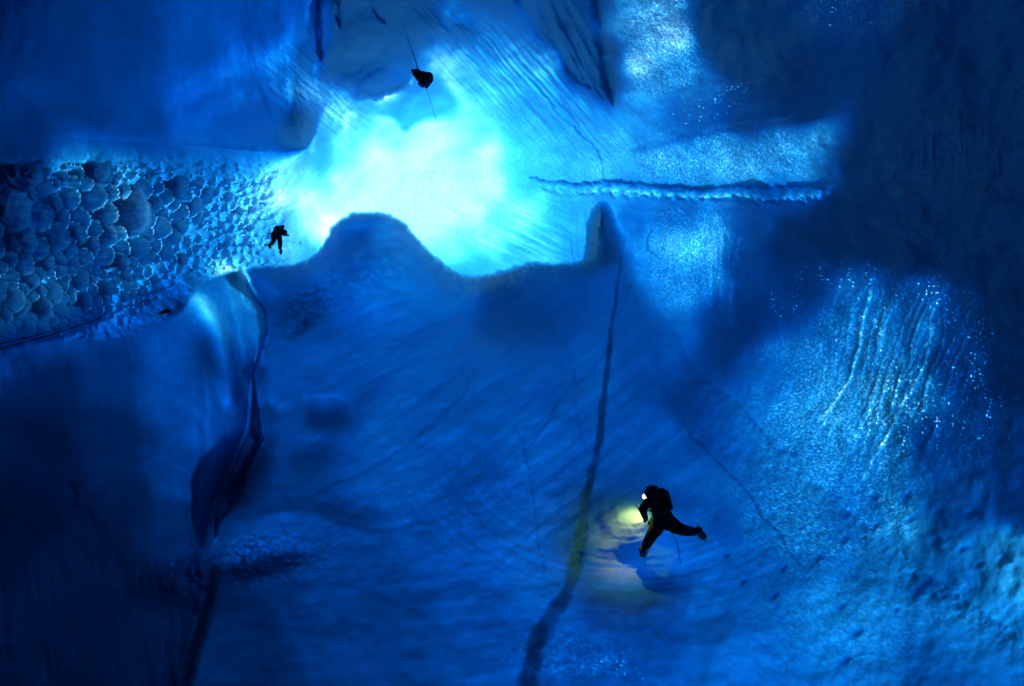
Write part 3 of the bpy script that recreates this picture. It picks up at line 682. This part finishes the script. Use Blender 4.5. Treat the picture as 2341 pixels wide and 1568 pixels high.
def boot(root, heel, toe, up, w=.055, spikes=True):
    """boot with sole, shaft and a crampon"""
    f = (toe-heel).normalized(); u = (up-f*up.dot(f)).normalized(); s = f.cross(u)
    L = (toe-heel).length
    V = [heel+u*.12, heel+u*.04, heel+f*L*.45+u*.02, heel+f*L*.8-u*.005, toe-u*.01]
    me = skin_mesh(V, [(0, 1), (1, 2), (2, 3), (3, 4)], [.080, .078, .066, (.068, .05), (.052, .038)], 2)
    b = link('boot', me, M_BOOT, root)
    bm = bmesh.new()
    for k in range(5):
        for sd_ in (-1, 1):
            p = heel+f*L*(.02+.24*k)+s*sd_*.042-u*.035
            add_tube(bm, [p, p-u*.045], [.007, .002], 5)
    for sd_ in (-1, 1):
        add_tube(bm, [toe+s*sd_*.022-u*.03, toe+f*.05+s*sd_*.025-u*.045], [.007, .002], 5)
        add_tube(bm, [heel+s*sd_*.042-u*.035, toe+s*sd_*.03-u*.035], .006, 5)
    add_tube(bm, [heel+s*.06+u*.02, heel+u*.075-f*.05, heel-s*.06+u*.02], .006, 5)
    link('crampon', bm_mesh(bm), M_DARKST, b)
def helmet(root, c, up, fw, k=1.0):
    s = fw.cross(up).normalized(); up = s.cross(fw).normalized(); fw = fw.normalized()
    bm = bmesh.new(); ellipsoid(bm, c+up*.02*k, .115*k, .105*k, .135*k, (s, up, fw), 24)
    cut = [v for v in bm.verts if (v.co-c).dot(up) < -.035*k]
    bmesh.ops.delete(bm, geom=cut, context='VERTS')
    rimv = [c-up*.03*k+s*math.cos(a)*.122*k+fw*math.sin(a)*.142*k for a in [2*math.pi*i/24 for i in range(25)]]
    add_tube(bm, rimv, .007*k, 6)
    for q in (-.05, 0, .05): add_tube(bm, [c+up*.118*k+s*q-fw*.08+up*-.012, c+up*.13*k+s*q*.9, c+up*.118*k+s*q+fw*.07-up*.01], .006, 5)
    h = link('helmet', bm_mesh(bm), M_HELM, root); return h
def lamp(root, at, fw, up, lens_mat, rr=.026, k=1.0):
    s = fw.cross(up).normalized(); fw = fw.normalized()
    bm = bmesh.new(); add_tube(bm, [at-fw*.045*k, at-fw*.02*k, at], [.022*k, rr*1.15*k, rr*1.2*k], 16)
    h = link('headlamp', bm_mesh(bm), M_HELM, root)
    bm = bmesh.new(); ellipsoid(bm, at+fw*.004*k, rr*k, rr*k, rr*.55*k, (s, s.cross(fw), fw), 18)
    link('lamp_lens', bm_mesh(bm), lens_mat, h)
    if lens_mat == M_LENS:
        bm = bmesh.new(); ellipsoid(bm, at-fw*.004*k, rr*1.55*k, rr*1.55*k, rr*.4*k, (s, s.cross(fw), fw), 20)
        link('reflector', bm_mesh(bm), M_RING, h)
def pack(root, c, up, back, h=.48, w_=.32, d=.2):
    s = up.cross(back).normalized(); bm = bmesh.new()
    bmesh.ops.create_cube(bm, size=1)
    bmesh.ops.bevel(bm, geom=bm.edges[:], offset=.22, segments=4, affect='EDGES', profile=.6)
    M = Matrix((s, up.normalized(), back.normalized())).transposed().to_4x4()
    bmesh.ops.transform(bm, matrix=Matrix.Translation(c) @ M @ Matrix.Diagonal((w_, h, d, 1)), verts=bm.verts[:])
    ellipsoid(bm, c+up*h*.48+back*.01, w_*.42, .075, d*.45, (s, up, back), 16)
    ellipsoid(bm, c+back*d*.5-up*.06, w_*.3, h*.25, .05, (s, up, back), 14)
    b = link('backpack', bm_mesh(bm), M_PACK, root)
    bm = bmesh.new()
    for q in (-.09, .09):
        add_tube(bm, [c+s*q+up*h*.42-back*d*.4, c+s*q*1.3+up*h*.3-back*(d*.5+.20), c+s*q*1.6-up*h*.2-back*(d*.5+.16), c+s*q*1.2-up*h*.4-back*d*.4], .014, 6)
    link('strap', bm_mesh(bm), M_PACK, b)
def ice_axe(label, head, spike, pick_dir, group=None, L=None):
    ax_ = (spike-head).normalized()
    root = empty('ice_axe', spike, label, 'ice axe', group)
    link('shaft', bm_mesh(tube([head, head.lerp(spike, .5), head.lerp(spike, .93)], [.013, .015, .015], 8)), M_DARKST, root)
    p = (pick_dir-ax_*pick_dir.dot(ax_)).normalized()
    bm = bmesh.new()
    add_tube(bm, [head-p*.01, head+p*.07-ax_*.004, head+p*.14+ax_*.02, head+p*.19+ax_*.06], [.016, .012, .009, .003], 6)
    add_tube(bm, [head+p*.01, head-p*.05, head-p*.09+ax_*.01], [.016, .018, .026], 6)
    link('pick', bm_mesh(bm), M_STEEL, root)
    link('spike', bm_mesh(tube([head.lerp(spike, .92), spike], [.011, .002], 6)), M_STEEL, root)
    return root
import bmesh

RAD = dict(pelvis=(.19, .15), waist=(.19, .15), chest=(.225, .17), neck=(.075, .07), head=(.095, .105), crown=(.07, .075), nose=(.022, .02),
           sh_l=.105, sh_r=.105, el_l=.078, el_r=.078, wr_l=.05, wr_r=.05, hip_l=.145, hip_r=.145, kn_l=.105, kn_r=.105, an_l=.078, an_r=.078,
           thigh=.138, calf=.105, uarm=.092, farm=.072)
WUP = Vector((0, 0, 1))

# ---- the climber with the lit headlamp, lower right
# his depth is that of the ice at his feet
Dk = min(surfD(1470, 1272), surfD(1612, 1230))-.12
FL, FR = surfD(1468, 1268), surfD(1612, 1228)
J = dict(pelvis=(1517,1192,.35), waist=(1512,1172,.42), chest=(1503,1150,.48), neck=(1496,1137,.47), head=(1491,1129,.43), crown=(1493,1122,.43), nose=(1482,1132,.42),
         sh_l=(1488,1146,.46), el_l=(1470,1160,.62), wr_l=(1474,1175,.58), sh_r=(1520,1150,.42), el_r=(1507,1172,.20), wr_r=(1492,1188,.10),
         hip_l=(1507,1199,.35), kn_l=(1490,1223,.34), an_l=(1474,1252,Dk-FL+.16), hip_r=(1531,1196,.33), kn_r=(1556,1211,.38), an_r=(1589,1216,Dk-FR+.16))
climber, Wc = person('person', 'climber with a lit headlamp, legs braced wide apart on the blue ice slope', Dk, J, 0, RAD)
boot(climber, P(1475,1254,FL-.13), P(1468,1272,FL-.04), (RT*-.7+UPV*.2+TC*.6))
boot(climber, P(1591,1215,FR-.14), P(1614,1230,FR-.04), (UPV*.8+TC*.5))
hc = P(1492, 1127, Dk-.44)
helmet(climber, hc, (UPV*.85+RT*.15+TC*.35).normalized(), (RT*-.75+UPV*-.35-TC*.15).normalized(), 1.05)
lamp_at = P(1475, 1136, Dk-.33); lamp_dir = (P(1452, 1182, surfD(1455, 1186))-lamp_at).normalized()
lamp(climber, lamp_at, (RT*-.55-UPV*.25+TC*.85).normalized(), UPV, M_LENS, .038)
link('lamp_strap', bm_mesh(tube([hc+RT*.12, hc+TC*.13+UPV*.02, hc-RT*.11-UPV*.03+TC*.06, lamp_at], .010, 6)), M_HELM, climber)
pack(climber, P(1514, 1148, Dk-.62), (UPV*.93+RT*-.25).normalized(), (TC*.75+RT*.55+UPV*.2).normalized(), .35, .28, .2)
bm = bmesh.new()
rg = [P(1516+24*math.cos(a), 1186+6*math.sin(a), Dk-.36-.16*math.sin(a)) for a in [2*math.pi*i/16 for i in range(17)]]
add_tube(bm, rg, .022, 6)
for a in (2, 5, 9, 13): add_tube(bm, [rg[a], rg[a]-UPV*.09+TC*.03], [.012, .018], 6)
link('harness', bm_mesh(bm), M_PACK, climber)
ice_axe('short dark ice axe in the hand of the climber with the lit headlamp', P(1458,1157,Dk-.62), P(1475,1194,Dk-.50), RT*-.3+UPV*.6+TC*-.6)
ts = [P(1518,1202,Dk-.34), P(1526,1209,Dk-.28), P(1535,1217,Dk-.18), P(1548,1240,Dk-.02), P(1556,1290,min(surfD(1556,1290), Dk)-.02)]
rp = link('climbing_rope', bm_mesh(tube(ts, .007, 6)), M_ROPED); rp['label'] = 'thin dark rope trailing between the legs of the climber with the lit headlamp'; rp['category'] = 'rope'

# ---- the bent climber at the mouth, left
Dw = min(surfD(617, 569), surfD(643, 581))-.15
R2 = dict(RAD); 
J = dict(pelvis=(626,534,.25), waist=(632,527,.28), chest=(641,524,.32), neck=(647,527,.32), head=(650,532,.30), crown=(651,530,.32), nose=(653,534,.30),
         sh_l=(643,527,.15), el_l=(648,536,.05), wr_l=(654,537,-.02), sh_r=(638,522,.45), el_r=(641,533,.55), wr_r=(646,535,.48),
         hip_l=(626,538,.25), kn_l=(626,551,.34), an_l=(618,560,.1), hip_r=(637,535,.20), kn_r=(640.5,553,.22), an_r=(640,571,.08))
walker, Ww = person('person', 'small dark climber bent double at the left edge of the bright snow', Dw, J, 0, RAD)
boot(walker, P(618,560,Dw-.08), P(616.5,568,Dw+.02), (RT*-.5+TC*.8))
boot(walker, P(640,573,Dw-.08), P(643.5,581,Dw+.02), (RT*.5+UPV*.5+TC*.7))
hc2 = P(650, 531, Dw-.30); helmet(walker, hc2, (RT*.6+UPV*.6+TC*.2).normalized(), (RT*.6-UPV*.7).normalized())
lamp(walker, P(655, 533, Dw-.33), (RT*.9-UPV*.2+TC*.3).normalized(), UPV, M_LENS2, .025)
pack(walker, P(637, 522, Dw-.40), (RT*.85+UPV*.25).normalized(), (UPV*.8-RT*.2+TC*.4).normalized(), .42, .3, .18)
ice_axe('short ice axe slung behind the bent climber beside the bright snow', P(612.5,533.6,Dw-.2), P(628,533,Dw-.3), UPV*1.0)
dax = surfD(686, 556)
ice_axe('ice axe lying on the pale snow to the right of the bent climber', P(687,555,dax-.06), P(668,560,dax-.04), UPV*1.0+RT*.2)

# ---- the climber hanging on the rope, top
Dh = 29.5
J = dict(pelvis=(968,181,.3), waist=(971,179,.15), chest=(975,177,-.05), neck=(977,174,-.25), head=(977,172,-.38), crown=(978,170,-.45), nose=(974,170,-.40),
         sh_l=(968,171,-.1), el_l=(961,168,.05), wr_l=(959,162,-.15), sh_r=(982,180,-.1), el_r=(984,172,.05), wr_r=(968,166,-.1),
         hip_l=(963,182,.35), kn_l=(953,172,.55), an_l=(946,165,.30), hip_r=(968,186,.35), kn_r=(960,174,.62), an_r=(953,163,.35))
R3 = dict(RAD); R3.update(thigh=.15, calf=.12)
hang, Wh = person('person', 'climber hanging curled up on the pale rope under the ice overhang', Dh, J, 0, R3)
boot(hang, P(947,168,Dh-.35), P(942,158,Dh-.25), (TC*.9+RT*.2))
boot(hang, P(954,166,Dh-.4), P(950,157,Dh-.3), (TC*.9+RT*.2))
helmet(hang, P(977,172,Dh+.38), (UPV*.7+RT*.3-TC*.5).normalized(), (RT*-.8+UPV*.3).normalized())
pack(hang, P(977,183,Dh-.12), (RT*.45+UPV*.75-TC*.3).normalized(), (RT*.65-UPV*.55+TC*.4).normalized(), .5, .36, .24)
bm = bmesh.new(); ellipsoid(bm, P(968,193,Dh-.25), .17, .11, .13)
ellipsoid(bm, P(961,190,Dh-.3), .09, .10, .1); link('haul_bag', bm_mesh(bm), M_BLUE, hang)
p0 = P(960, 173, Dh-.45)
pts = [p0+WUP*t+RT*.02*math.sin(t*1.3) for t in np.linspace(0, 15, 40)]
rp = link('climbing_rope', bm_mesh(tube(pts, .030, 8)), M_ROPE); rp['label'] = 'pale rope rising out of the top of the picture from the hanging climber'; rp['category'] = 'rope'
p1 = P(966, 188, Dh-.3)
pts = [p1-WUP*t+RT*(.04*t+.03*math.sin(t*2)) for t in np.linspace(0, 3.0, 24)]
rp = link('climbing_rope', bm_mesh(tube(pts, .007, 8)), M_ROPE); rp['label'] = 'faint pale tail of rope dangling below the hanging climber'; rp['category'] = 'rope'

# ---- gear on the ledge at the left
def on(px, py, lift=.03): return P(px, py, surfD(px, py)-lift)
g = empty('gear_bag', on(376, 716), 'dark lumpy gear bag lying on the pebbly ice ledge at the left', 'bag')
bm = bmesh.new()
ellipsoid(bm, on(377, 714, .08), .20, .075, .10, seg=28)
for v in bm.verts:
    c = v.co - on(377, 714, .08); u = c.dot(RT)
    v.co += UPV*(.22*u + .03*math.sin(u*26)) + RT*.02*math.sin(c.dot(UPV)*50) + TC*.02*math.cos(u*34)
link('bag', bm_mesh(bm), M_PACK, g)
bm = bmesh.new(); add_tube(bm, [on(366, 716, .1), on(374, 709, .2), on(386, 707, .18), on(391, 710, .05)], .012, 6)
link('strap', bm_mesh(bm), M_BOOT, g)
ice_axe('ice axe lying on the lumpy ice just above the gear bag', on(359, 683, .06), on(322, 690, .05), UPV)
pts = [on(x, y, .10) for x, y in zip(np.linspace(-60, 232, 40), np.interp(np.linspace(-60, 232, 40), [-60, 0, 100, 180, 232], [812, 797, 770, 745, 727]))]
rp = link('climbing_rope', bm_mesh(tube(pts, .014, 6)), M_ROPED); rp['label'] = 'longer dark rope along the foot of the lobed ice wall'; rp['category'] = 'rope'
pts = [on(x, y, .10) for x, y in zip(np.linspace(-60, 150, 30), np.interp(np.linspace(-60, 150, 30), [-60, 0, 60, 150], [800, 786, 772, 748]))]
rp = link('climbing_rope', bm_mesh(tube(pts, .010, 6)), M_ROPED); rp['label'] = 'short dark line by the small anchor at the left edge'; rp['category'] = 'rope'
a = empty('anchor', on(60, 772), 'small dark anchor in the ice where the short line is tied, lower left', 'anchor')
c = on(60, 772, .06)
link('ice_screw', bm_mesh(tube([c-TC*.1, c+TC*.05], [.022, .022], 10)), M_DARKST, a)
link('carabiner', bm_mesh(tube([c+TC*.06+RT*.05*math.cos(t)+UPV*.035*math.sin(t) for t in np.linspace(0, 6.28, 14)], .014, 6)), M_DARKST, a)

# ---- the lit headlamp
sp = bpy.data.lights.new('headlamp_beam', 'SPOT'); sp.energy = 40; sp.color = (1, .185, .02); sp.spot_size = R(70); sp.spot_blend = 1; sp.shadow_soft_size = .03
o = bpy.data.objects.new('headlamp_beam', sp); COL.objects.link(o); o.location = lamp_at+lamp_dir*.06
o.rotation_euler = lamp_dir.to_track_quat('-Z', 'Y').to_euler()


sp = bpy.data.lights.new('headlamp_spill', 'SPOT'); sp.energy = 7; sp.color = (.75, 1, .22); sp.spot_size = R(150); sp.spot_blend = 1; sp.shadow_soft_size = .03
o = bpy.data.objects.new('headlamp_spill', sp); COL.objects.link(o); o.location = lamp_at+lamp_dir*.05
o.rotation_euler = lamp_dir.to_track_quat('-Z', 'Y').to_euler()
# ------------------------------------------------------------------ light
w = bpy.data.worlds.new('World'); sc.world = w; w.use_nodes = True
nt = w.node_tree; bg = nt.nodes['Background']
sky = nt.nodes.new('ShaderNodeTexSky'); sky.sky_type = 'NISHITA'; sky.sun_disc = False
nt.links.new(sky.outputs[0], bg.inputs['Color']); bg.inputs['Strength'].default_value = .06
SUNP = (1120, 900)
sd = (P(*SUNP, 100)-CAMLOC).normalized()
el = math.asin(sd.z); az = math.atan2(sd.x, sd.y)
sky.sun_elevation = el; sky.sun_rotation = az
sun = bpy.data.lights.new('sun', 'SUN'); sun.energy = 4.5; sun.angle = R(2); sun.color = (1, .96, .90)
so = bpy.data.objects.new('sun', sun); COL.objects.link(so)
so.rotation_euler = (-sd).to_track_quat('-Z', 'Y').to_euler()
so.location = CAMLOC+sd*200

vs = sc.view_settings
vs.view_transform = 'Standard'; vs.look = 'None'; vs.gamma = 1; vs.exposure = 3.0
sc.render.engine = 'CYCLES'
cy = sc.cycles
cy.max_bounces = 8; cy.diffuse_bounces = 4; cy.glossy_bounces = 3; cy.transmission_bounces = 4
cy.use_denoising = True
cy.sample_clamp_indirect = 6
